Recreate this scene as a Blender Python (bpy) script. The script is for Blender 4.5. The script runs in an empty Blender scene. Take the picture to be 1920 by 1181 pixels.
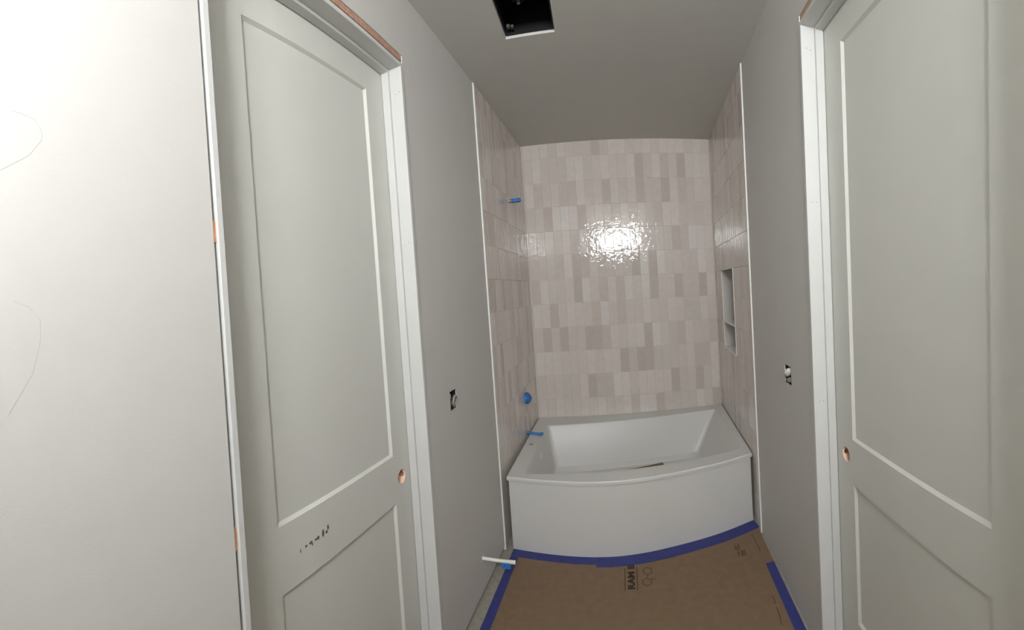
import bpy, bmesh, math, random
from mathutils import Matrix, Vector

random.seed(7)
SC = bpy.context.scene
COL = SC.collection

# ------------------------------------------------------------------ camera, world, exposure
# A phone sweep panorama: central cylindrical projection, slightly pitched and rolled.
F, KV, V0 = 800.0, 0.93593, 568.785
CAM = Vector((0.51983, 0.0, 1.51373))
RIGHT = Vector((0.97893824, 0.19365631, -0.06463084))
FWD = Vector((-0.19548248, 0.98043319, -0.02318088))
UP = Vector((0.0588771, 0.03532685, 0.99763997))
cd = bpy.data.cameras.new('camera')
cd.type = 'PANO'
cd.panorama_type = 'CENTRAL_CYLINDRICAL'
cd.central_cylindrical_radius = 1.0
cd.central_cylindrical_range_u_min = -960.0 / F
cd.central_cylindrical_range_u_max = 960.0 / F
cd.central_cylindrical_range_v_max = V0 / (F * KV)
cd.central_cylindrical_range_v_min = (V0 - 1181.0) / (F * KV)
cd.clip_start = 0.01
cam = bpy.data.objects.new('camera', cd)
COL.objects.link(cam)
cam.matrix_world = Matrix(((RIGHT.x, UP.x, -FWD.x, CAM.x), (RIGHT.y, UP.y, -FWD.y, CAM.y),
                           (RIGHT.z, UP.z, -FWD.z, CAM.z), (0, 0, 0, 1)))
SC.camera = cam

w = bpy.data.worlds.new('world')
SC.world = w
w.use_nodes = True
w.node_tree.nodes['Background'].inputs[0].default_value = (0.5, 0.55, 0.6, 1)
w.node_tree.nodes['Background'].inputs[1].default_value = 0.02

SC.view_settings.view_transform = 'Standard'
SC.view_settings.look = 'None'
SC.view_settings.gamma = 1.0
SC.view_settings.use_curve_mapping = False
SC.view_settings.exposure = 0.25
LAMP_POWER = 100.0         # emission strength of the work light's lenses

# ------------------------------------------------------------------ room measures (metres)
YB = 3.3718            # tiled back wall
BL, BR = 0.0586, 0.1260  # the side walls run slightly out of square
ZC = 2.7535            # ceiling
ZT = 0.4385            # tub deck
YREAR = -1.60
NL, NR = math.sqrt(1 + BL * BL), math.sqrt(1 + BR * BR)
def xL(y): return BL * (y - YB)
def xR(y): return 1.5 + BR * (y - YB)
# wall frames: local x runs along the wall, local y points into the room, z is up
FL = Matrix(((-BL / NL, 1 / NL, 0, 0), (-1 / NL, -BL / NL, 0, YB), (0, 0, 1, 0), (0, 0, 0, 1)))
FR = Matrix(((BR / NR, -1 / NR, 0, 1.5), (1 / NR, BR / NR, 0, YB), (0, 0, 1, 0), (0, 0, 0, 1)))
FB = Matrix(((-1, 0, 0, 0), (0, -1, 0, YB), (0, 0, 1, 0), (0, 0, 0, 1)))
def aL(y): return (YB - y) * NL
def aR(y): return (y - YB) * NR
ID = Matrix.Identity(4)

# ------------------------------------------------------------------ materials
def srgb(r, g, b):
    f = lambda c: (c / 255 / 12.92) if c <= 10 else ((c / 255 + 0.055) / 1.055) ** 2.4
    return (f(r), f(g), f(b), 1)

def mat(name, col, rough=0.6, var=0.06, scale=30.0, bump=0.0, bscale=200.0, metal=0.0, spec=0.5, obcolor=False, coat=0.0):
    m = bpy.data.materials.new(name)
    m.use_nodes = True
    nt = m.node_tree
    b = nt.nodes['Principled BSDF']
    tc = nt.nodes.new('ShaderNodeNewGeometry')
    n = nt.nodes.new('ShaderNodeTexNoise')
    n.inputs['Scale'].default_value = scale
    n.inputs['Detail'].default_value = 4
    nt.links.new(tc.outputs['Position'], n.inputs['Vector'])
    ramp = nt.nodes.new('ShaderNodeMapRange')
    ramp.inputs['From Min'].default_value = 0.3
    ramp.inputs['From Max'].default_value = 0.7
    ramp.inputs['To Min'].default_value = 1 - var
    ramp.inputs['To Max'].default_value = 1 + var
    nt.links.new(n.outputs['Fac'], ramp.inputs['Value'])
    mul = nt.nodes.new('ShaderNodeVectorMath')
    mul.operation = 'SCALE'
    if obcolor:
        oi = nt.nodes.new('ShaderNodeObjectInfo')
        nt.links.new(oi.outputs['Color'], mul.inputs[0])
    else:
        mul.inputs[0].default_value = col[:3]
    nt.links.new(ramp.outputs['Result'], mul.inputs['Scale'])
    nt.links.new(mul.outputs['Vector'], b.inputs['Base Color'])
    b.inputs['Roughness'].default_value = rough
    b.inputs['Metallic'].default_value = metal
    b.inputs['Specular IOR Level'].default_value = spec
    b.inputs['Coat Weight'].default_value = coat
    if bump > 0:
        n2 = nt.nodes.new('ShaderNodeTexNoise')
        n2.inputs['Scale'].default_value = bscale
        n2.inputs['Detail'].default_value = 3
        nt.links.new(tc.outputs['Position'], n2.inputs['Vector'])
        bp = nt.nodes.new('ShaderNodeBump')
        bp.inputs['Strength'].default_value = 1.0
        bp.inputs['Distance'].default_value = bump
        nt.links.new(n2.outputs['Fac'], bp.inputs['Height'])
        nt.links.new(bp.outputs['Normal'], b.inputs['Normal'])
    return m

M = {}
M['drywall'] = mat('primed_drywall', srgb(201, 199, 195), 0.55, 0.012, 8, 0.0003, 220)
M['ceiling'] = mat('ceiling_primer', srgb(206, 205, 199), 0.75, 0.012, 9, 0.0003, 220)
M['gypsum'] = mat('cut_gypsum', srgb(214, 212, 205), 0.9, 0.05, 60)
M['door'] = mat('door_paint', srgb(206, 206, 199), 0.42, 0.008, 10, 0.00005, 400)
M['jamb'] = mat('jamb_paint', srgb(203, 203, 200), 0.33, 0.008, 10, 0.00005, 400)
M['wood'] = mat('raw_wood', srgb(186, 132, 92), 0.75, 0.2, 60)
M['stud'] = mat('stud_wood', srgb(140, 98, 78), 0.85, 0.25, 40)
M['headwood'] = mat('header_wood', srgb(178, 140, 118), 0.85, 0.2, 70)
M['borewood'] = mat('bored_door_core', srgb(240, 205, 180), 0.7, 0.08, 120)
M['tile'] = mat('glazed_tile', None, 0.04, 0.03, 22, 0.0017, 27, obcolor=True, spec=0.5)
M['grout'] = mat('grout', srgb(205, 199, 190), 0.9, 0.03, 90)
M['trim'] = mat('tile_edge_metal', srgb(235, 234, 230), 0.35, 0.01, 20)
M['tub'] = mat('tub_acrylic', srgb(212, 211, 207), 0.38, 0.006, 6)
M['chrome'] = mat('chrome', srgb(215, 216, 218), 0.15, 0.01, 20, metal=1.0)
M['board'] = mat('kraft_board', srgb(126, 103, 80), 0.8, 0.07, 26, 0.0002, 300)
M['print'] = mat('brown_print', srgb(58, 40, 27), 0.85, 0.12, 120)
M['olive'] = mat('olive_print', srgb(84, 68, 46), 0.85, 0.2, 160)
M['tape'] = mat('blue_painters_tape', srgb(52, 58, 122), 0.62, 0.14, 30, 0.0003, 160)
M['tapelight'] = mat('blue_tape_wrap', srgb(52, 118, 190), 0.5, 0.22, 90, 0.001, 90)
M['subfloor'] = mat('dusty_subfloor', srgb(150, 143, 132), 0.9, 0.12, 40)
M['pipe'] = mat('white_plastic_pipe', srgb(232, 233, 222), 0.35, 0.02, 40)
M['black'] = mat('black_plastic', srgb(22, 22, 24), 0.45, 0.1, 60)
M['dark'] = mat('dark_box', srgb(38, 34, 32), 0.7, 0.1, 60)
M['wire'] = mat('wire_jacket', srgb(226, 226, 218), 0.4, 0.03, 60)
M['greywire'] = mat('grey_wire_jacket', srgb(150, 150, 144), 0.5, 0.06, 60)
M['steel'] = mat('steel', srgb(170, 175, 172), 0.3, 0.03, 60, metal=1.0)
M['plug'] = mat('grey_plug', srgb(96, 96, 92), 0.6, 0.1, 90)
M['pencil'] = mat('pencil_graphite', srgb(176, 175, 173), 0.8, 0.1, 200)
M['scuff'] = mat('scuff', srgb(104, 94, 76), 0.8, 0.5, 300)
g = bpy.data.materials.new('lamp_globe')
g.use_nodes = True
gb = g.node_tree.nodes['Principled BSDF']
gb.inputs['Base Color'].default_value = (0.9, 0.9, 0.88, 1)
gb.inputs['Emission Color'].default_value = (0.985, 1.0, 1.02, 1)
gb.inputs['Emission Strength'].default_value = LAMP_POWER
M['globe'] = g

# ------------------------------------------------------------------ helpers
def obj(name, bm, m, parent=None, frame=None, smooth=False, normals=True):
    me = bpy.data.meshes.new(name)
    if normals:
        bmesh.ops.recalc_face_normals(bm, faces=bm.faces[:])
    bm.to_mesh(me)
    bm.free()
    ms = m if isinstance(m, (list, tuple)) else [m]
    for q in ms:
        me.materials.append(M[q])
    if smooth:
        for p in me.polygons:
            p.use_smooth = True
        me.set_sharp_from_angle(angle=math.radians(smooth if smooth is not True else 40))
    o = bpy.data.objects.new(name, me)
    COL.objects.link(o)
    if parent is not None:
        o.parent = parent
    if frame is not None:
        if parent is None:
            o.matrix_world = frame
        else:
            o.matrix_local = frame
    return o

def empty(name, frame=ID):
    o = bpy.data.objects.new(name, None)
    o.empty_display_size = 0.1
    COL.objects.link(o)
    o.matrix_world = frame
    return o

def tag(o, label, cat, group=None):
    o['label'] = label
    o['category'] = cat
    if group:
        o['group'] = group
    return o

def struct(o, label=None):
    o['kind'] = 'structure'
    if label:
        o['label'] = label
    return o

def box(bm, a0, a1, d0, d1, z0, z1, bevel=0.0, mi=0):
    vs = [bm.verts.new((a, d, z)) for z in (z0, z1) for d in (d0, d1) for a in (a0, a1)]
    idx = [(0, 1, 3, 2), (4, 6, 7, 5), (0, 4, 5, 1), (2, 3, 7, 6), (0, 2, 6, 4), (1, 5, 7, 3)]
    fs = []
    for i in idx:
        f = bm.faces.new([vs[k] for k in i])
        f.material_index = mi
        fs.append(f)
    if bevel:
        es = list({e for f in fs for e in f.edges})
        bmesh.ops.bevel(bm, geom=es, offset=bevel, segments=1, affect='EDGES', profile=0.5)
    return vs

def boxobj(name, dims, m, parent=None, frame=None, bevel=0.0):
    bm = bmesh.new()
    box(bm, *dims, bevel=bevel)
    return obj(name, bm, m, parent, frame)

def slab_with_holes(bm, u0, u1, v0, v1, w0, w1, holes, axes='adz', reveal=0):
    """A plate over (u,v) from w0 (far) to w1 (near) with rectangular holes and their reveals."""
    def P(u, v, ww):
        return (u, ww, v) if axes == 'adz' else (u, v, ww)
    us = sorted({u0, u1} | {max(u0, min(u1, h[i])) for h in holes for i in (0, 1)})
    vs = sorted({v0, v1} | {max(v0, min(v1, h[i])) for h in holes for i in (2, 3)})
    solid = {}
    for i in range(len(us) - 1):
        for j in range(len(vs) - 1):
            cu, cv = (us[i] + us[i + 1]) / 2, (vs[j] + vs[j + 1]) / 2
            solid[i, j] = not any(h[0] < cu < h[1] and h[2] < cv < h[3] for h in holes)
    cache = {}
    def V(i, j, k):
        if (i, j, k) not in cache:
            cache[i, j, k] = bm.verts.new(P(us[i], vs[j], (w0, w1)[k]))
        return cache[i, j, k]
    for (i, j), s in solid.items():
        if not s:
            continue
        bm.faces.new([V(i, j, 1), V(i + 1, j, 1), V(i + 1, j + 1, 1), V(i, j + 1, 1)])
        bm.faces.new([V(i, j, 0), V(i, j + 1, 0), V(i + 1, j + 1, 0), V(i + 1, j, 0)])
        for (di, dj, e0, e1) in ((-1, 0, (i, j), (i, j + 1)), (1, 0, (i + 1, j), (i + 1, j + 1)),
                                 (0, -1, (i, j), (i + 1, j)), (0, 1, (i, j + 1), (i + 1, j + 1))):
            nb = (i + di, j + dj)
            if not solid.get(nb, False):
                f = bm.faces.new([V(*e0, 0), V(*e1, 0), V(*e1, 1), V(*e0, 1)])
                if nb in solid:
                    f.material_index = reveal

def tube(bm, pts, r, n=10, cap=True, rs=None):
    pts = [Vector(p) for p in pts]
    rings = []
    for i, p in enumerate(pts):
        t = (pts[min(i + 1, len(pts) - 1)] - pts[max(i - 1, 0)]).normalized()
        a = Vector((0, 0, 1)) if abs(t.z) < 0.9 else Vector((1, 0, 0))
        x = t.cross(a).normalized()
        y = t.cross(x)
        rr = rs[i] if rs else r
        rings.append([bm.verts.new(p + (x * math.cos(2 * math.pi * k / n) + y * math.sin(2 * math.pi * k / n)) * rr) for k in range(n)])
    for A, B in zip(rings, rings[1:]):
        for k in range(n):
            bm.faces.new([A[k], A[(k + 1) % n], B[(k + 1) % n], B[k]])
    if cap:
        bm.faces.new(rings[0])
        bm.faces.new(rings[-1])
    return rings

def strip(bm, left, right, z0, z1):
    """A thin flat ribbon between two polylines on the floor."""
    n = len(left)
    vs = [[bm.verts.new((p[0], p[1], z)) for p in (l, r) for z in (z0, z1)] for l, r in zip(left, right)]
    for A, B in zip(vs, vs[1:]):
        for q in ((0, 1), (1, 3), (3, 2), (2, 0)):
            bm.faces.new([A[q[0]], A[q[1]], B[q[1]], B[q[0]]])
    bm.faces.new([vs[0][k] for k in (0, 1, 3, 2)])
    bm.faces.new([vs[-1][k] for k in (0, 2, 3, 1)])

# ------------------------------------------------------------------ floor and ceiling
bm = bmesh.new()
box(bm, -0.5, 1.8, YREAR - 0.1, YB + 0.15, -0.06, 0.0)
struct(obj('floor', bm, 'subfloor'), 'dusty grey subfloor under the brown protective board')

FAN = (0.188, 0.412, 1.60, 1.948)
bm = bmesh.new()
slab_with_holes(bm, -0.5, 1.8, YREAR - 0.1, YB + 0.15, ZC + 0.016, ZC, [FAN], axes='xyz', reveal=1)
ceiling = struct(obj('ceiling', bm, ['ceiling', 'gypsum']), 'matte white primed ceiling with a rectangular fan cutout')

# ------------------------------------------------------------------ walls
YTL, YTR = 2.2766, 2.1884          # where the tile stops on each side
DW = -0.004                        # drywall face, just behind the tile face
LO = dict(y0=0.5647, y1=1.4520, z1=2.481)    # rough openings in the drywall
RO = dict(y0=0.307, y1=1.3300, z1=2.474)
LBOX = (1.668, 1.739, 1.006, 1.094)
RBOX = (1.566, 1.648, 1.046, 1.132)

bm = bmesh.new()
slab_with_holes(bm, aL(YTL), aL(YREAR), 0.022, ZC, DW - 0.0127, DW,
                [(aL(LO['y1']), aL(LO['y0']), -1, LO['z1']), (aL(LBOX[1]), aL(LBOX[0]), LBOX[2], LBOX[3]),
                 (aL(1.934), aL(1.906), 0.167, 0.195)], reveal=1)
wall_left = struct(obj('wall_left', bm, ['drywall', 'gypsum'], None, FL), 'primed white drywall holding the door with a scuff mark')
bm = bmesh.new()
slab_with_holes(bm, aR(YREAR), aR(YTR), 0.0, ZC, DW - 0.0127, DW,
                [(aR(RO['y0']), aR(RO['y1']), -1, RO['z1']), (aR(RBOX[0]), aR(RBOX[1]), RBOX[2], RBOX[3])], reveal=1)
wall_right = struct(obj('wall_right', bm, ['drywall', 'gypsum'], None, FR), 'primed white drywall running up to the tiled niche')
bm = bmesh.new()
box(bm, -1.56, 0.06, -0.03, -0.002, 0.0, ZC)
wall_back = struct(obj('wall_back', bm, 'grout', None, FB), 'glossy beige and grey stacked tile wall behind the bathtub')
bm = bmesh.new()
slab_with_holes(bm, -0.4, 1.2, 0.0, ZC, YREAR - 0.02, YREAR, [(-0.16, 0.80, -1, 2.45)])  # unseen doorway, added so that less light bounces back into the room
struct(obj('wall_rear', bm, 'drywall'), 'primed drywall with an added opening behind the work light that lets bounce light out')

# wall framing seen through the gaps round the doors and in the boxes
def framing(parent, af, o, sgn):
    y0, y1, z1 = o['y0'], o['y1'], o['z1']
    for (ya, yb) in ((y0 - 0.045, y0 + 0.0025), (y1 - 0.0025, y1 + 0.045)):
        A = sorted((af(ya), af(yb)))
        boxobj('stud', (A[0], A[1], -0.11, -0.045, 0.0, z1 + 0.1), 'stud', parent)
    A = sorted((af(y0 - 0.04), af(y1 + 0.04)))
    boxobj('header', (A[0], A[1], -0.115, DW - 0.003, z1 - 0.024, z1 + 0.12), 'headwood', parent)
framing(wall_left, aL, LO, 1)
framing(wall_right, aR, RO, -1)
# back skin so that no light leaks through the framing
for wl, af, bx in ((wall_left, aL, LBOX), (wall_right, aR, RBOX)):
    pass

# shims in the door gaps
for (y, z0, z1) in ((LO['y0'] + 0.004, 1.672, 1.722), (LO['y0'] + 0.004, 0.985, 1.035), (LO['y1'] - 0.004, 1.655, 1.700)):
    A = sorted((aL(y - 0.0035), aL(y + 0.0035)))
    boxobj('shim', (A[0], A[1], -0.09, DW - 0.002, z0, z1), 'wood', wall_left)

# faint pencil lines on the drywall
for pts in ([(0.16, 1.913), (0.18, 1.908), (0.204, 1.897), (0.216, 1.874), (0.214, 1.857), (0.19, 1.827), (0.137, 1.798), (0.08, 1.785)],
            [(0.15, 1.555), (0.176, 1.543), (0.195, 1.518), (0.193, 1.479), (0.177, 1.422), (0.131, 1.35)]):
    bm = bmesh.new()
    tube(bm, [(aL(y), DW, z) for y, z in pts], 0.0004, 5)
    obj('pencil_line', bm, 'pencil', wall_left)

# ------------------------------------------------------------------ tiles
ZR0, PH = 2.0210, 0.2037       # a row joint and the row pitch
PW = 0.0671
GR = 0.0021                    # joint width
BASE = [srgb(*c) for c in ((216, 207, 200), (219, 211, 204), (213, 205, 197), (220, 211, 204), (215, 206, 199), (211, 203, 196))]
DARK = [srgb(199, 189, 181), srgb(201, 190, 183), srgb(198, 189, 180)]
MEDD = [srgb(208, 198, 190), srgb(207, 199, 191)]
LITE = [srgb(221, 215, 209), srgb(221, 214, 208), srgb(223, 216, 211)]
D_ = {(-8, 14), (-8, 21), (-7, 6), (-7, 16), (-7, 19), (-6, 10), (-6, 12), (-6, 13), (-5, 1), (-5, 3), (-5, 6), (-5, 7), (-5, 13),
      (-4, 2), (-3, 5), (-3, 14), (-3, 17), (-3, 20), (-2, 5), (-2, 12), (-2, 14), (-1, 17), (0, 2), (0, 6), (1, 9), (1, 13), (1, 16),
      (2, 13), (2, 18), (3, 8)}
M_ = {(-8, 11), (-7, 7), (-7, 8), (-6, 19), (-6, 20), (-5, 8), (-5, 17), (-5, 21), (-4, 7), (-4, 10), (-3, 0), (-3, 8), (-3, 10),
      (-2, 3), (-2, 6), (-1, 18), (0, 10), (0, 15), (1, 1), (1, 4), (1, 5), (1, 11), (1, 18), (2, 16)}
L_ = {(-8, 12), (-8, 19), (-7, 9), (-7, 10), (-7, 21), (-6, 0), (-5, 12), (-5, 14), (-4, 0), (-4, 8), (-3, 1), (-3, 6), (-3, 11),
      (-3, 13), (-2, 13), (-2, 15), (-2, 20), (-1, 6), (-1, 11), (-1, 19), (-1, 20), (0, 3), (0, 4), (2, 1), (2, 6), (2, 20)}
mesh_cache = {}
def tile_mesh(wd, ht):
    k = (round(wd, 4), round(ht, 4))
    if k not in mesh_cache:
        bm = bmesh.new()
        box(bm, -wd / 2, wd / 2, -0.007, 0.0, -ht / 2, ht / 2)
        es = [e for e in bm.edges if all(abs(v.co.y) < 1e-6 for v in e.verts)]
        bmesh.ops.bevel(bm, geom=es, offset=min(0.0012, wd * 0.2), segments=1, affect='EDGES')
        bmesh.ops.recalc_face_normals(bm, faces=bm.faces[:])
        me = bpy.data.meshes.new('tile')
        bm.to_mesh(me)
        bm.free()
        me.materials.append(M['tile'])
        mesh_cache[k] = me
    return mesh_cache[k]
def put_tile(parent, a0, a1, z0, z1, col, d=0.0):
    a0, a1, z0, z1 = a0 + GR / 2, a1 - GR / 2, z0 + GR / 2, z1 - GR / 2
    if a1 - a0 < 0.006 or z1 - z0 < 0.006:
        return
    o = bpy.data.objects.new('tile', tile_mesh(a1 - a0, z1 - z0))
    COL.objects.link(o)
    o.parent = parent
    o.location = ((a0 + a1) / 2, d, (z0 + z1) / 2)
    o.rotation_euler = (random.gauss(0, 0.0022), 0, random.gauss(-0.041 if parent is wall_back else 0, 0.0035))
    o.color = col
    return o
def tcol(rng=random):
    r = rng.random()
    c = rng.choice(DARK) if r < 0.10 else rng.choice(MEDD) if r < 0.27 else rng.choice(LITE) if r < 0.45 else rng.choice(BASE)
    return c
rows = [(r, ZR0 + r * PH, ZR0 + (r + 1) * PH) for r in range(-10, 4)]
X0 = 0.486 - 7 * PW + 0.0
for r, z0, z1 in rows:
    z0, z1 = max(z0, ZT + 0.001), min(z1, ZC)
    if z1 <= z0:
        continue
    for c in range(-1, 23):
        x0, x1 = max(X0 + c * PW, 0.0), min(X0 + (c + 1) * PW, 1.5)
        if (r, c) in D_: col = random.choice(DARK)
        elif (r, c) in M_: col = random.choice(MEDD)
        elif (r, c) in L_: col = random.choice(LITE)
        else: col = random.choice(BASE)
        put_tile(wall_back, -x1, -x0, z0, z1, col)
# niche in the right hand wall
NY0, NY1 = 2.655, 3.070
NZ0, NZ1 = ZR0 - 5 * PH, ZR0 - 2 * PH
NZS = ZR0 - 4 * PH
NDEP = -0.095
bm = bmesh.new()
box(bm, 0.0, aL(YTL), -0.03, -0.002, 0.0, ZC)
obj('grout_bed', bm, 'grout', wall_left)
bm = bmesh.new()
slab_with_holes(bm, aR(YTR), 0.0, 0.0, ZC, -0.03, -0.002, [(aR(NY0), aR(NY1), NZ0, NZ1)])
obj('grout_bed', bm, 'grout', wall_right)
for wl, af, ytile, ytub in ((wall_left, aL, YTL, 2.285), (wall_right, aR, YTR, 2.318)):
    n = int((YB - ytile) / PW) + 1
    for r, z0, z1 in rows:
        for c in range(n):
            # cuts fall at the outer edge
            y1, y0 = YB - c * PW, max(YB - (c + 1) * PW, ytile + 0.002)
            zb = ZT + 0.001 if y1 > ytub + 0.005 else 0.0
            za, zz = max(z0, zb), min(z1, ZC)
            if zz - za < 0.006 or y1 - y0 < 0.006:
                continue
            a0, a1 = sorted((af(y0), af(y1)))
            col = tcol()
            if wl is wall_right and zz > NZ0 + 0.01 and za < NZ1 - 0.01:
                h0, h1 = aR(NY0), aR(NY1)
                if a1 > h0 and a0 < h1:       # cut round the niche opening
                    if a0 < h0: put_tile(wl, a0, h0 - 0.006, za, zz, col)
                    if a1 > h1: put_tile(wl, h1 + 0.006, a1, za, zz, col)
                    continue
            put_tile(wl, a0, a1, za, zz, col)
h0, h1 = aR(NY0), aR(NY1)
npc = srgb(214, 211, 206)
boxobj('niche_back', (h0 - 0.01, h1 + 0.01, NDEP - 0.012, NDEP, NZ0 - 0.01, NZ1 + 0.01), 'grout', wall_right)
for (A0, A1) in ((h0 - 0.01, h0), (h1, h1 + 0.01)):
    boxobj('niche_side', (A0, A1, NDEP, -0.003, NZ0 - 0.01, NZ1 + 0.01), 'grout', wall_right)
boxobj('niche_top', (h0, h1, NDEP, -0.003, NZ1, NZ1 + 0.01), 'grout', wall_right)
boxobj('niche_sill', (h0, h1, NDEP, 0.001, NZ0 - 0.01, NZ0 + 0.004), 'trim', wall_right)
boxobj('niche_shelf', (h0, h1, NDEP, 0.000, NZS - 0.007, NZS + 0.007), 'trim', wall_right, bevel=0.001)
for k in range(6):        # tiles lining the back of the niche
    for (z0, z1) in ((NZ0 + 0.004, NZS - 0.007), (NZS + 0.007, NZS + 0.007 + PH), (NZS + 0.007 + PH, NZ1)):
        q0 = h0 + k * PW
        put_tile(wall_right, q0, min(q0 + PW, h1), z0, z1, tcol(), NDEP + 0.006)
for (z0, z1) in ((NZ0 + 0.004, NZS - 0.007), (NZS + 0.007, NZ1)):
    o = boxobj('niche_side_tile', (h1 - 0.006, h1, NDEP + 0.006, -0.004, z0, z1), 'tile', wall_right)
    o.color = srgb(205, 202, 198)
for dims in ((h0 - 0.006, h0, -0.01, 0.0025, NZ0 - 0.004, NZ1 + 0.004), (h1, h1 + 0.006, -0.01, 0.0025, NZ0 - 0.004, NZ1 + 0.004),
             (h0, h1, -0.01, 0.0025, NZ1 - 0.001, NZ1 + 0.004)):
    boxobj('niche_edge', dims, 'trim', wall_right)

struct(boxobj('trim_1', (aL(YTL) - 0.001, aL(YTL) + 0.008, -0.012, 0.0035, 0.0, ZC), 'trim', None, FL, bevel=0.0012),
       'slim white metal edge strip where tile meets the drywall with the pipe stub')
struct(boxobj('trim_2', (aR(YTR) - 0.008, aR(YTR) + 0.001, -0.012, 0.0035, 0.0, ZC), 'trim', None, FR, bevel=0.0012),
       'slim white metal edge strip where tile meets the drywall near the niche')

# ------------------------------------------------------------------ doors
DF = -0.079     # door face depth behind the wall face
def lerp_(a, b, t): return a + (b - a) * t
def door(name, frame, af, near, far, head, panels, bore, label, zlow=0.012):
    """near/far: inner jamb faces (y). Leaf with two recessed panels and a bored lock hole."""
    root = empty(name, frame)
    struct(root, label)
    JT = 0.0155
    sg = 1 if af(1.0) > af(2.0) else -1          # +1: local x grows towards the camera (left wall)
    def rng(ya, yb): return sorted((af(ya), af(yb)))
    # jamb: two legs and a head
    A = rng(near - JT, near); boxobj('jamb', (A[0], A[1], -0.118, 0.0015, 0.0, head + JT), 'jamb', root, bevel=0.0008)
    A = rng(far, far + JT); boxobj('jamb', (A[0], A[1], -0.118, 0.0015, 0.0, head + JT), 'jamb', root, bevel=0.0008)
    A = rng(near, far); boxobj('jamb_head', (A[0], A[1], -0.118, 0.0015, head, head + JT), 'jamb', root, bevel=0.0008)
    # stops
    ST, SD = 0.011, 0.031
    A = rng(near, near + ST); boxobj('door_stop', (A[0], A[1], DF + 0.0015, DF + SD, 0.0, head), 'jamb', root, bevel=0.001)
    A = rng(far - ST, far); boxobj('door_stop', (A[0], A[1], DF + 0.0015, DF + SD, 0.0, head), 'jamb', root, bevel=0.001)
    A = rng(near + ST, far - ST); boxobj('door_stop', (A[0], A[1], DF + 0.0015, DF + SD, head - ST, head), 'jamb', root, bevel=0.001)
    # leaf
    A0, A1 = rng(near + 0.003, far - 0.003)
    Z0, Z1 = zlow, head - 0.003
    bm = bmesh.new()
    S = 0.036
    ba, bz = af(bore[0]), bore[1]
    holes = [(*rng(p[0], p[1]), p[2], p[3]) for p in panels] + [(ba - S, ba + S, bz - S, bz + S)]
    us = sorted({A0, A1} | {h[i] for h in holes for i in (0, 1)})
    vs = sorted({Z0, Z1} | {h[i] for h in holes for i in (2, 3)})
    for i in range(len(us) - 1):
        for j in range(len(vs) - 1):
            cu, cv = (us[i] + us[i + 1]) / 2, (vs[j] + vs[j + 1]) / 2
            if any(h[0] < cu < h[1] and h[2] < cv < h[3] for h in holes):
                continue
            bm.faces.new([bm.verts.new((us[i], DF, vs[j])), bm.verts.new((us[i + 1], DF, vs[j])),
                          bm.verts.new((us[i + 1], DF, vs[j + 1])), bm.verts.new((us[i], DF, vs[j + 1]))])
    BV, DP = 0.008, 0.009       # sticking width and depth
    for h in holes[:2]:
        o_ = [(h[0], h[2]), (h[1], h[2]), (h[1], h[3]), (h[0], h[3])]
        i_ = [(h[0] + BV, h[2] + BV), (h[1] - BV, h[2] + BV), (h[1] - BV, h[3] - BV), (h[0] + BV, h[3] - BV)]
        for k in range(4):
            q = (k + 1) % 4
            bm.faces.new([bm.verts.new((o_[k][0], DF, o_[k][1])), bm.verts.new((o_[q][0], DF, o_[q][1])),
                          bm.verts.new((i_[q][0], DF - DP, i_[q][1])), bm.verts.new((i_[k][0], DF - DP, i_[k][1]))])
    N, RB, DBK = 40, 0.0272, DF - 0.035
    sq, ci, cb = [], [], []
    for k in range(N):
        t = 2 * math.pi * k / N
        c, s = math.cos(t), math.sin(t)
        m_ = max(abs(c), abs(s))
        sq.append(bm.verts.new((ba + S * c / m_, DF, bz + S * s / m_)))
        ci.append(bm.verts.new((ba + RB * c, DF, bz + RB * s)))
        cb.append(bm.verts.new((ba + RB * c, DBK, bz + RB * s)))
    sqb = [bm.verts.new((v.co.x, DBK, v.co.z)) for v in sq]
    for k in range(N):
        q = (k + 1) % N
        bm.faces.new([sq[k], sq[q], ci[q], ci[k]])
        bm.faces.new([sqb[k], sqb[q], cb[q], cb[k]])
    # back and edges
    hb = holes[2]
    for (a0, a1, z0, z1) in ((A0, hb[0], Z0, Z1), (hb[1], A1, Z0, Z1), (hb[0], hb[1], Z0, hb[2]), (hb[0], hb[1], hb[3], Z1)):
        bm.faces.new([bm.verts.new(p) for p in ((a0, DBK, z0), (a1, DBK, z0), (a1, DBK, z1), (a0, DBK, z1))])
    for (p, q) in (((A0, Z0), (A1, Z0)), ((A1, Z0), (A1, Z1)), ((A1, Z1), (A0, Z1)), ((A0, Z1), (A0, Z0))):
        bm.faces.new([bm.verts.new((p[0], DF, p[1])), bm.verts.new((q[0], DF, q[1])), bm.verts.new((q[0], DBK, q[1])), bm.verts.new((p[0], DBK, p[1]))])
    bmesh.ops.remove_doubles(bm, verts=bm.verts[:], dist=0.00001)
    leaf = obj('door_leaf', bm, 'door', root)
    for h in holes[:2]:
        boxobj('door_panel', (h[0] + BV - 0.001, h[1] - BV + 0.001, DF - DP - 0.012, DF - DP, h[2] + BV - 0.001, h[3] - BV + 0.001), 'door', leaf)
    bm = bmesh.new()
    lsg = 1 if af(bore[0] + 0.01) > ba else -1       # side of the bore that faces the latch edge
    LR, LD, ND, NQ = 0.0125, DF - 0.0175, 28, 96
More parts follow.
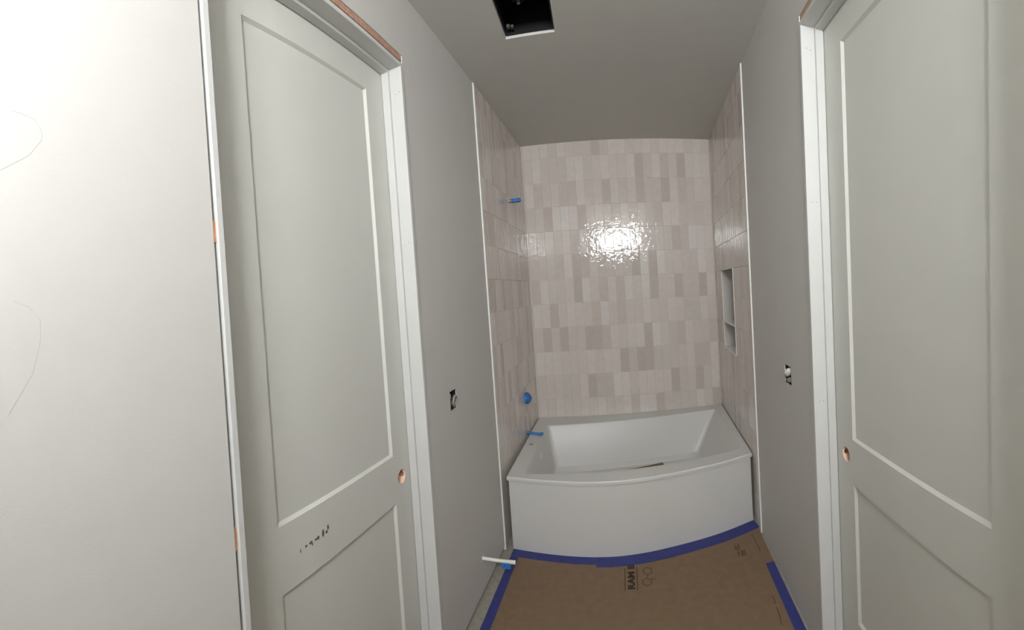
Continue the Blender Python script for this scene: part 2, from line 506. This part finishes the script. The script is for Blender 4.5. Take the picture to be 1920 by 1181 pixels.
    for k in range(NQ):
        t0, t1 = 2 * math.pi * k / NQ, 2 * math.pi * (k + 1) / NQ
        tm = (t0 + t1) / 2
        for e in range(ND):
            d0, d1 = lerp_(DF + 0.0002, DBK, e / ND), lerp_(DF + 0.0002, DBK, (e + 1) / ND)
            if lsg * math.cos(tm) > 0 and math.hypot((d0 + d1) / 2 - LD, RB * math.sin(tm)) < LR:
                continue
            bm.faces.new([bm.verts.new((ba + RB * math.cos(t), d, bz + RB * math.sin(t))) for t, d in ((t0, d0), (t1, d0), (t1, d1), (t0, d1))])
    bmesh.ops.remove_doubles(bm, verts=bm.verts[:], dist=0.00001)
    bore_o = obj('lock_bore', bm, 'borewood', leaf, smooth=60)
    bore_o['label'] = 'raw wood lined hole for the missing knob'
    bm = bmesh.new()
    ra = tube(bm, [(ba + lsg * (RB - 0.0035), LD, bz), (ba + lsg * (RB + 0.034), LD, bz)], LR + 0.0008, 24, cap=False)
    bm.faces.new(ra[-1])
    obj('latch_bore', bm, 'borewood', leaf, smooth=60)
    return root, leaf

d1, leaf1 = door('door_1', FL, aL, 0.5885, 1.4275, 2.4274,
                 [(0.7524, 1.3075, 0.934, 2.3168), (0.7524, 1.3075, 0.235, 0.756)], (1.357, 0.838),
                 'white two-panel door with a dark scuff on its middle rail')
d2, leaf2 = door('door_2', FR, aR, 0.3300, 1.3066, 2.4274,
                 [(0.5388, 1.1735, 0.934, 2.3168), (0.5388, 1.1735, 0.235, 0.765)], (1.226, 0.862),
                 'clean white two-panel door beside the wall with white wires')
# scuff on the middle rail of the first door
bm = bmesh.new()
rs = random.Random(3)
sc = [(0.826, 0.838, 0.004, 0.016), (0.848, 0.842, 0.010, 0.008), (0.866, 0.843, 0.014, 0.009), (0.872, 0.836, 0.006, 0.010),
      (0.889, 0.842, 0.016, 0.006), (0.898, 0.843, 0.010, 0.014), (0.918, 0.846, 0.012, 0.026), (0.932, 0.842, 0.010, 0.010), (0.940, 0.852, 0.008, 0.016)]
for (y, z, wy, hz) in sc:
    n = 7
    ring = []
    for k in range(n):
        t = 2 * math.pi * k / n
        rr = 0.5 * rs.uniform(0.6, 1.15)
        ring.append((aL(y) + wy * rr * math.cos(t), z + hz * rr * math.sin(t)))
    top = [bm.verts.new((a, DF + 0.0006, q)) for a, q in ring]
    bot = [bm.verts.new((a, DF - 0.0004, q)) for a, q in ring]
    bm.faces.new(top)
    bm.faces.new(bot)
    for k in range(n):
        bm.faces.new([top[k], top[(k + 1) % n], bot[(k + 1) % n], bot[k]])
obj('scuff_mark', bm, 'scuff', leaf1)
# pin nail holes in the jambs
def nail(root, af, y, d, z):
    bm = bmesh.new()
    a = af(y)
    tube(bm, [(a - 0.0006, d, z), (a + 0.0006, d, z)], 0.0014, 8)
    obj('nail_hole', bm, 'dark', root)
for (d, z) in ((-0.012, 2.33), (-0.028, 2.325), (-0.018, 1.74), (-0.03, 1.73)):
    nail(d1, aL, 1.4275, d, z)
for (d, z) in ((-0.018, 2.35), (-0.033, 2.345), (-0.02, 1.80), (-0.035, 1.80), (-0.02, 1.05), (-0.035, 1.05)):
    nail(d2, aR, 1.3066, d, z)

# ------------------------------------------------------------------ bathtub
FP = [(-0.035, 2.275), (0.1, 2.248), (0.3, 2.214), (0.45, 2.196), (0.56, 2.191), (0.70, 2.198), (0.84, 2.215), (1.12, 2.255), (1.372, 2.313)]
def yf(x):
    """bowed front of the tub: smooth curve through the measured points"""
    n = len(FP)
    for i in range(n - 1):
        if x <= FP[i + 1][0] or i == n - 2:
            p1, p2 = FP[i], FP[i + 1]
            p0, p3 = FP[max(i - 1, 0)], FP[min(i + 2, n - 1)]
            m1 = (p2[1] - p0[1]) / max(1e-6, p2[0] - p0[0])
            m2 = (p3[1] - p1[1]) / max(1e-6, p3[0] - p1[0])
            h = p2[0] - p1[0]
            t = (x - p1[0]) / h
            return ((2 * t**3 - 3 * t**2 + 1) * p1[1] + (t**3 - 2 * t**2 + t) * h * m1 + (-2 * t**3 + 3 * t**2) * p2[1] + (t**3 - t**2) * h * m2)
NF, NS, NC = 28, 10, 5
def loop(FLp, BLp, BRp, FRp, front, z, rad):
    """closed loop front-left > front > front-right > back-right > back-left with eased corners"""
    fr = [(FLp[0] + (FRp[0] - FLp[0]) * k / 200.0) for k in range(201)]
    poly = [(x, front(x)) for x in fr]
    sides = [poly, [FRp, BRp], [BRp, BLp], [BLp, FLp]]
    def along(pl, s):
        d = 0
        for p, q in zip(pl, pl[1:]):
            L = math.dist(p, q)
            if d + L >= s:
                t = (s - d) / L
                return (p[0] + (q[0] - p[0]) * t, p[1] + (q[1] - p[1]) * t)
            d += L
        return pl[-1]
    out = []
    cnt = [NF, NS, NF, NS]
    for i, pl in enumerate(sides):
        L = sum(math.dist(p, q) for p, q in zip(pl, pl[1:]))
        for k in range(cnt[i]):
            out.append(along(pl, rad + (L - 2 * rad) * k / (cnt[i] - 1)))
        nx = sides[(i + 1) % 4]
        p0, pc, p2 = along(pl, L - rad), pl[-1], along(nx, rad)
        for k in range(1, NC):
            t = k / NC
            out.append(tuple((1 - t)**2 * p0[j] + 2 * t * (1 - t) * pc[j] + t * t * p2[j] for j in (0, 1)))
    return [(x, y, z) for x, y in out]
def lerp(a, b, t): return a + (b - a) * t
oFL, oFR, oBR, oBL = (-0.035, yf(-0.035)), (1.3635, yf(1.3635)), (1.4985, 3.3705), (0.0005, 3.3705)
def offs(e):   # outer loop pulled in by e
    c = lambda x: yf(x) + e
    return ((oFL[0] + e, c(oFL[0] + e)), (oBL[0] + e, oBL[1] - e), (oBR[0] - e, oBR[1] - e), (oFR[0] - e, c(oFR[0] - e)), c)
iFL, iBL, iBR, iFR = (0.063, 2.318), (0.090, 3.165), (1.410, 3.262), (1.322, 2.405)
def inner(fl, bl, br, fr, bow):
    def f(x):
        t = (x - fl[0]) / (fr[0] - fl[0])
        return lerp(fl[1], fr[1], t) - bow * 4 * t * (1 - t)
    return (fl, bl, br, fr, f)
LOOPS = []
for e, z, rad in ((0.010, 0.0, 0.004), (0.010, ZT - 0.026, 0.004), (0.0, ZT - 0.022, 0.006), (0.0, ZT - 0.006, 0.008), (0.005, ZT, 0.010)):
    a, b, c, d_, f = offs(e)
    LOOPS.append(loop(a, b, c, d_, f, z, rad))
a, b, c, d_, f = inner(iFL, iBL, iBR, iFR, 0.035)
LOOPS.append(loop(a, b, c, d_, f, ZT - 0.001, 0.022))
a, b, c, d_, f = inner((iFL[0] + .006, iFL[1] + .006), (iBL[0] + .006, iBL[1] - .006), (iBR[0] - .008, iBR[1] - .006), (iFR[0] - .008, iFR[1] + .006), 0.034)
LOOPS.append(loop(a, b, c, d_, f, ZT - 0.010, 0.024))
a, b, c, d_, f = inner((0.125, 2.405), (0.145, 3.085), (1.235, 3.165), (1.175, 2.47), 0.025)
LOOPS.append(loop(a, b, c, d_, f, 0.135, 0.05))
a, b, c, d_, f = inner((0.165, 2.45), (0.185, 3.045), (1.18, 3.12), (1.125, 2.52), 0.02)
LOOPS.append(loop(a, b, c, d_, f, 0.108, 0.06))
bm = bmesh.new()
rings = [[bm.verts.new(p) for p in L] for L in LOOPS]
for A, B in zip(rings, rings[1:]):
    n = len(A)
    for k in range(n):
        bm.faces.new([A[k], A[(k + 1) % n], B[(k + 1) % n], B[k]])
bm.faces.new(rings[-1])
bm.faces.new(rings[0])
tub = empty('bathtub', Matrix.Translation((0.7, 2.8, 0)))
tag(tub, 'white alcove bathtub with a bowed front apron', 'bathtub')
TI = Matrix.Translation((-0.7, -2.8, 0))
obj('tub_shell', bm, 'tub', tub, TI, smooth=32)
# overflow cover on the drain end, small cap on the deck
def disc(bm, c, nrm, r, h, n=24, r2=None):
    c, nrm = Vector(c), Vector(nrm).normalized()
    tube(bm, [c, c + nrm * h * 0.6, c + nrm * h], r, n, rs=[r, r, r2 or r * 0.85])
bm = bmesh.new()
tube(bm, [(0.074, 2.745, 0.368), (0.085, 2.744, 0.370), (0.092, 2.742, 0.373), (0.096, 2.740, 0.374)], 0.03, 24, rs=[0.033, 0.033, 0.024, 0.010])
oo = obj('overflow_cover', bm, 'pipe', tub, TI, smooth=40)
oo['label'] = 'round white overflow cover'
bm = bmesh.new()
disc(bm, (0.034, 2.772, ZT - 0.002), (0, 0, 1), 0.017, 0.005)
oc = obj('deck_cap', bm, 'chrome', tub, TI, smooth=40)
bm = bmesh.new()
disc(bm, (0.27, 2.78, 0.108), (0, 0, 1), 0.03, 0.004)
obj('drain', bm, 'chrome', tub, TI, smooth=40)
# caulk line where the deck meets the tile
# brown liner sheet left in the bottom of the tub
bm = bmesh.new()
strip(bm, [(0.55, 2.62), (0.95, 2.66)], [(0.56, 3.00), (0.94, 3.092)], 0.1092, 0.112)
tag(obj('liner_sheet', bm, 'board'), 'brown paper sheet lying in the bottom of the bathtub', 'paper')

# ------------------------------------------------------------------ taped plumbing stubs
def wrap(name, pts, rs_, label, n=12):
    bm = bmesh.new()
    rings = tube(bm, pts, 0.01, n, rs=rs_)
    return bm
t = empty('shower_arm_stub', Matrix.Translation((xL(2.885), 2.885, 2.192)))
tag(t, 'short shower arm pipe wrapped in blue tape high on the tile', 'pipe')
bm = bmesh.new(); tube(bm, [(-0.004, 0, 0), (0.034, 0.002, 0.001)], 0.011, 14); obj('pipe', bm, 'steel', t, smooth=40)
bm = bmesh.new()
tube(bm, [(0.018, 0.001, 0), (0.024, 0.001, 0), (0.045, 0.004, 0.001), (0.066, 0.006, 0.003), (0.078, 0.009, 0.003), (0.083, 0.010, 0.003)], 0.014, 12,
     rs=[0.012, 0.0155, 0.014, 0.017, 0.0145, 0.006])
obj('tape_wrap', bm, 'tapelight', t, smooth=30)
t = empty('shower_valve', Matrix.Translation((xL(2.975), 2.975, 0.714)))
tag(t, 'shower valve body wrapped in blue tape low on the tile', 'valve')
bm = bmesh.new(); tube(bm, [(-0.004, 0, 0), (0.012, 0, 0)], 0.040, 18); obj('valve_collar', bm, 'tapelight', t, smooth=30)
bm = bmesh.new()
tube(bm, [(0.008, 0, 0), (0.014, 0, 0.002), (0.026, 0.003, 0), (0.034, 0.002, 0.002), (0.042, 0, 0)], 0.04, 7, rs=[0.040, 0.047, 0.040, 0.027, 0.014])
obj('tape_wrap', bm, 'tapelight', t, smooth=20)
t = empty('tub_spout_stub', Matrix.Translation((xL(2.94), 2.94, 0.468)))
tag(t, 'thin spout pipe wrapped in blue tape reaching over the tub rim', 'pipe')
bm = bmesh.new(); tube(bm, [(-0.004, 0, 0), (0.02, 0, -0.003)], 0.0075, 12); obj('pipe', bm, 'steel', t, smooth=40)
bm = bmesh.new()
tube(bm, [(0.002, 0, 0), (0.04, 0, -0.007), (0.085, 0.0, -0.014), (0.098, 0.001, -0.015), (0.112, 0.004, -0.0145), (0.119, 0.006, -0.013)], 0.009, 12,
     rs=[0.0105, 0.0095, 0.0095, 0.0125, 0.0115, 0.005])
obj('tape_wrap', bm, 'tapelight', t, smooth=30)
t = empty('supply_pipe', Matrix.Translation((xL(1.92), 1.92, 0.181)))
tag(t, 'white plastic supply pipe stub poking out of the drywall near the floor', 'pipe')
bm = bmesh.new(); tube(bm, [(-0.03, -0.002, 0.001), (0.06, 0.004, -0.009), (0.142, 0.012, -0.018)], 0.0085, 14); obj('pipe', bm, 'pipe', t, smooth=40)
bm = bmesh.new(); tube(bm, [(0.126, 0.010, -0.0165), (0.150, 0.0125, -0.019)], 0.0098, 14); obj('end_cap', bm, 'pipe', t, smooth=40)
bm = bmesh.new()
box(bm, 0.086, 0.128, -0.002, 0.016, -0.046, -0.020)
obj('tape_tab', bm, 'tapelight', t)

# ------------------------------------------------------------------ floor protection and tape
bm = bmesh.new()
ys = [-0.9 + (2.16 + 0.9) * k / 8 for k in range(9)]
lft = [(xL(y) + 0.052, y) for y in ys] + [(xL(2.22) + 0.06, 2.235)]
rgt = [(xR(y) - 0.0065, y) for y in ys] + [(xR(2.28) - 0.008, 2.235)]
N = 40
xs_ = [(-0.015) + (1.358 - (-0.015)) * k / N for k in range(N + 1)]
outline = [(xL(-0.9) + 0.052, -0.9), (xR(-0.9) - 0.0065, -0.9), (xR(1.6) - 0.0065, 1.6), (xR(2.29) - 0.0065, 2.29)]
outline += [(x, yf(x) + 0.008) for x in reversed(xs_)]
outline += [(xL(2.15) + 0.052, 2.15)]
top = [bm.verts.new((x, y, 0.0016)) for x, y in outline]
bot = [bm.verts.new((x, y, 0.0)) for x, y in outline]
bm.faces.new(top)
bm.faces.new(bot)
for k in range(len(top)):
    q = (k + 1) % len(top)
    bm.faces.new([top[k], top[q], bot[q], bot[k]])
board = obj('floor_protection_board', bm, 'board')
tag(board, 'brown kraft protection board with printed lettering covering the floor', 'floor board')
ZP = 0.0016
def text_mesh(body, size, sx, sy, bold):
    cu = bpy.data.curves.new('lettering', 'FONT')
    cu.body = body
    cu.size = size
    cu.extrude = 0.0002
    cu.offset = bold
    cu.resolution_u = 3
    to = bpy.data.objects.new('lettering', cu)
    COL.objects.link(to)
    bpy.context.view_layer.update()
    me = bpy.data.meshes.new_from_object(to.evaluated_get(bpy.context.evaluated_depsgraph_get()))
    COL.objects.unlink(to)
    bpy.data.objects.remove(to)
    for v in me.vertices:
        v.co.x *= sx
        v.co.y *= sy
    return me
me = text_mesh('RAM B', 0.046, 1.36, 0.98, 0.0022)
me.materials.clear()
me.materials.append(M['print'])
lo = bpy.data.objects.new('printed_lettering', me)
COL.objects.link(lo)
lo.parent = board
lo.location = (0.617, 1.9425, ZP)
lo.rotation_euler = (0, 0, math.radians(86.5))
def pstroke(name, pts, wd, m='print'):
    bm = bmesh.new()
    for p, q in zip(pts, pts[1:]):
        p, q = Vector((*p, 0)), Vector((*q, 0))
        t_ = (q - p).normalized()
        nn = Vector((-t_.y, t_.x, 0)) * wd / 2
        e = t_ * wd * 0.3
        cs = [p - e - nn, q + e - nn, q + e + nn, p - e + nn]
        T = [bm.verts.new((c.x, c.y, ZP + 0.0003)) for c in cs]
        B = [bm.verts.new((c.x, c.y, ZP - 0.0003)) for c in cs]
        bm.faces.new(T); bm.faces.new(B)
        for k in range(4):
            bm.faces.new([T[k], T[(k + 1) % 4], B[(k + 1) % 4], B[k]])
    return obj(name, bm, m, board)
pstroke('printed_line', [(0.571, 1.940), (0.581, 2.100)], 0.0035)
pstroke('printed_line', [(0.630, 1.938), (0.640, 2.098)], 0.0035)
def hexa(cx, cy, r, rot=0.0, part=6):
    return [(cx + r * math.cos(rot + math.pi / 3 * k), cy + 1.15 * r * math.sin(rot + math.pi / 3 * k)) for k in range(part + 1)]
pstroke('printed_hexagon', hexa(0.680, 1.982, 0.024, math.pi / 6), 0.0042, 'olive')
pstroke('printed_hexagon', hexa(0.691, 2.060, 0.024, math.pi / 6), 0.0042, 'olive')
pstroke('printed_line', [(0.684, 2.012), (0.688, 2.032)], 0.0035, 'olive')
pstroke('printed_line', [(0.702, 2.000), (0.724, 1.996)], 0.0035, 'olive')
for (p, q) in (((1.292, 2.19), (1.279, 2.03)), ((1.207, 1.707), (1.20, 1.66)), ((1.197, 1.64), (1.177, 1.542))):
    pstroke('fold_crease', [p, ((p[0] + q[0]) / 2 + 0.002, (p[1] + q[1]) / 2), q], 0.003)
rs = random.Random(11)
for k in range(7):        # faint small print near the far corner, too worn to read
    x, y = 1.165 + 0.012 * (k % 4) + rs.uniform(-.004, .004), 2.03 + 0.055 * (k // 4) + rs.uniform(-.01, .01)
    pstroke('worn_print', [(x, y), (x + 0.006, y + 0.040)], 0.006, 'olive')

def tape(name, left, right, label, z=0.0016, th=0.0005):
    bm = bmesh.new()
    strip(bm, left, right, z, z + th)
    o = obj(name, bm, 'tape')
    return tag(o, label, 'tape', None)
def curve_tape(x0, x1, wd, jag, seed):
    r_ = random.Random(seed)
    n = 26
    A, B = [], []
    for k in range(n + 1):
        x = x0 + (x1 - x0) * k / n
        A.append((x, yf(x) + 0.0085))
        s = (yf(x + 0.01) - yf(x - 0.01)) / 0.02
        B.append((x + s * wd * 0.6, yf(x) - wd + r_.uniform(-jag, jag)))
    return A, B
A, B = curve_tape(-0.02, 0.455, 0.052, 0.0012, 1)
tape('painters_tape', A, B, 'blue tape strip along the tub apron from the pipe corner', z=0.0016)
A, B = curve_tape(0.440, 1.350, 0.074, 0.0012, 2)
tape('painters_tape', A, B, 'long blue tape strip along the tub apron ending under the niche wall', z=0.0021)
yy = [0.2 + (2.215 - 0.2) * k / 14 for k in range(15)]
tape('painters_tape', [(xL(y) + 0.043, y) for y in yy], [(xL(y) + 0.086, y) for y in yy],
     'blue tape strip on the floor running beneath the white pipe stub', z=0.0021)
yy = [0.2 + (1.925 - 0.2) * k / 14 for k in range(15)]
tape('painters_tape', [(xR(y) - 0.051, y) for y in yy], [(xR(y) - 0.0065, y) for y in yy],
     'blue tape strip on the board edge beside the drywall holding white wires', z=0.0016)

# ------------------------------------------------------------------ electrical boxes
def ebox(frame, af, b, label):
    root = empty('electrical_box', frame)
    tag(root, label, 'electrical box')
    a0, a1 = sorted((af(b[0]), af(b[1])))
    z0, z1 = b[2], b[3]
    bm = bmesh.new()
    g_ = 0.0025
    for dims in ((a0 + g_, a0 + g_ + 0.002, -0.06, DW - 0.003, z0 + g_, z1 - g_), (a1 - g_ - 0.002, a1 - g_, -0.06, DW - 0.003, z0 + g_, z1 - g_),
                 (a0 + g_, a1 - g_, -0.06, DW - 0.003, z0 + g_, z0 + g_ + 0.002), (a0 + g_, a1 - g_, -0.06, DW - 0.003, z1 - g_ - 0.002, z1 - g_),
                 (a0, a1, -0.062, -0.06, z0, z1)):
        box(bm, *dims)
    obj('box_shell', bm, 'dark', root)
    return root, (a0 + a1) / 2, (z0 + z1) / 2
r1, ac, zc_ = ebox(FL, aL, LBOX, 'open electrical box with a grey wire coil on the drywall above the pipe stub')
bm = bmesh.new()
tube(bm, [(ac - 0.016 + 0.015 * math.cos(t), -0.006 + 0.003 * math.sin(t), zc_ - 0.010 + 0.024 * math.sin(t)) for t in [k * 0.42 for k in range(16)]], 0.0055, 8)
obj('wire_coil', bm, 'greywire', r1, smooth=60)
bm = bmesh.new()
tube(bm, [(ac - 0.006, -0.05, zc_ + 0.03), (ac - 0.010, -0.03, zc_ + 0.005), (ac - 0.016, -0.026, zc_ - 0.024), (ac - 0.020, -0.03, zc_ - 0.034)], 0.009, 8)
obj('wire', bm, 'greywire', r1, smooth=60)
bm = bmesh.new()
tube(bm, [(ac - 0.010, -0.055, zc_ + 0.035), (ac - 0.004, -0.020, zc_ + 0.022), (ac - 0.014, -0.024, zc_ + 0.004)], 0.004, 8)
obj('wire', bm, 'wire', r1, smooth=60)
r2, ac, zc_ = ebox(FR, aR, RBOX, 'open electrical box stuffed with folded white cable beside the clean door')
bm = bmesh.new()
tube(bm, [(ac - 0.026, -0.02, zc_ + 0.030), (ac - 0.014, -0.012, zc_ + 0.022), (ac + 0.006, -0.009, zc_ + 0.010), (ac + 0.024, -0.008, zc_ + 0.000), (ac + 0.03, -0.02, zc_)], 0.012, 10,
     rs=[0.007, 0.015, 0.018, 0.014, 0.007])
obj('wire_bundle', bm, 'wire', r2, smooth=60)
bm = bmesh.new()
tube(bm, [(ac - 0.028, -0.022, zc_ - 0.012), (ac - 0.012, -0.014, zc_ - 0.020), (ac + 0.008, -0.012, zc_ - 0.026), (ac + 0.026, -0.022, zc_ - 0.030)], 0.01, 10,
     rs=[0.007, 0.013, 0.013, 0.006])
obj('wire_bundle', bm, 'greywire', r2, smooth=60)

# ------------------------------------------------------------------ exhaust fan in the ceiling cutout
fx0, fx1, fy0, fy1 = FAN
fan = empty('exhaust_fan', Matrix.Translation(((fx0 + fx1) / 2, (fy0 + fy1) / 2, ZC)))
tag(fan, 'black exhaust fan housing without a grille set in the ceiling cutout', 'fan')
hw, hl = (fx1 - fx0) / 2 - 0.004, (fy1 - fy0) / 2 - 0.004
bm = bmesh.new()
for dims in ((-hw, -hw + 0.002, -hl, hl, 0.012, 0.19), (hw - 0.002, hw, -hl, hl, 0.012, 0.19), (-hw, hw, -hl, -hl + 0.002, 0.012, 0.19),
             (-hw, hw, hl - 0.002, hl, 0.012, 0.19), (-hw, hw, -hl, hl, 0.188, 0.19)):
    box(bm, *dims)
obj('housing', bm, 'black', fan)
bm = bmesh.new()
ccx, ccy = -0.033, 0.098      # blower centre
tube(bm, [(ccx, ccy, 0.11), (ccx, ccy, 0.186)], 0.070, 40, cap=False)
tube(bm, [(ccx, ccy, 0.11), (ccx, ccy, 0.186)], 0.064, 40, cap=False)
obj('blower_ring', bm, 'black', fan, smooth=40)
for k in range(18):
    t_ = 2 * math.pi * k / 18
    bm = bmesh.new()
    box(bm, 0.042, 0.063, -0.001, 0.001, 0.118, 0.186)
    obj('fan_blade', bm, 'black', fan, Matrix.Translation((ccx, ccy, 0)) @ Matrix.Rotation(t_, 4, 'Z'))
bm = bmesh.new(); tube(bm, [(ccx, ccy, 0.125), (ccx, ccy, 0.186)], 0.03, 24); obj('motor_hub', bm, 'black', fan, smooth=40)
bm = bmesh.new(); tube(bm, [(ccx, ccy, 0.104), (ccx, ccy, 0.126)], 0.0080, 6); obj('hub_nut', bm, 'greywire', fan)
bm = bmesh.new(); box(bm, -hw + 0.012, -hw + 0.026, hl - 0.055, hl - 0.040, 0.02, 0.032, bevel=0.001); obj('plug', bm, 'plug', fan)
bm = bmesh.new(); box(bm, -hw + 0.030, -hw + 0.042, hl - 0.050, hl - 0.038, 0.02, 0.030, bevel=0.001); obj('plug', bm, 'plug', fan)

# ------------------------------------------------------------------ work light behind the viewer
LX, LY, LZ = 0.57, -1.02, 2.43
TILT = 0.0
wk = empty('work_light_offscreen', Matrix.Translation((LX, LY, 0)))
tag(wk, 'twin-head LED work light on a tall tripod stand', 'work light')
bm = bmesh.new(); tube(bm, [(0, -0.06, 0.25), (0, -0.06, 1.3)], 0.016, 16); obj('lower_pole', bm, 'black', wk, smooth=40)
bm = bmesh.new(); tube(bm, [(0, -0.06, 1.25), (0, -0.06, LZ)], 0.012, 16); obj('upper_pole', bm, 'steel', wk, smooth=40)
bm = bmesh.new(); tube(bm, [(0, -0.06, 1.26), (0, -0.06, 1.32)], 0.022, 16); obj('pole_clamp', bm, 'black', wk, smooth=40)
bm = bmesh.new(); tube(bm, [(0, -0.06, 0.70), (0, -0.06, 0.74)], 0.026, 16); obj('leg_collar', bm, 'black', wk, smooth=40)
for k in range(3):
    t_ = math.radians(90 + 120 * k)
    bm = bmesh.new()
    tube(bm, [(0.02 * math.cos(t_), -0.06 + 0.02 * math.sin(t_), 0.72), (0.34 * math.cos(t_), -0.06 + 0.34 * math.sin(t_), 0.012)], 0.010, 12)
    obj('leg', bm, 'black', wk, smooth=40)
bm = bmesh.new(); tube(bm, [(-0.30, -0.06, LZ), (0.30, -0.06, LZ)], 0.012, 14); obj('crossbar', bm, 'steel', wk, smooth=40)
for sx in (-0.18, 0.18):
    fr = Matrix.Translation((sx, 0, LZ)) @ Matrix.Rotation(TILT, 4, 'X')
    bm = bmesh.new()
    slab_with_holes(bm, -0.175, 0.175, -0.145, 0.145, -0.045, 0.014, [(-0.16, 0.16, -0.13, 0.13)])
    box(bm, -0.163, 0.163, -0.045, -0.004, -0.133, 0.133)
    hd = obj('lamp_head', bm, 'dark', wk, fr)
    bm = bmesh.new(); box(bm, -0.158, 0.158, -0.003, 0.004, -0.128, 0.128)
    obj('lens_offscreen', bm, 'globe', hd)
    bm = bmesh.new(); tube(bm, [(0, -0.062, 0), (0, -0.04, 0)], 0.02, 12); obj('knuckle', bm, 'black', hd)
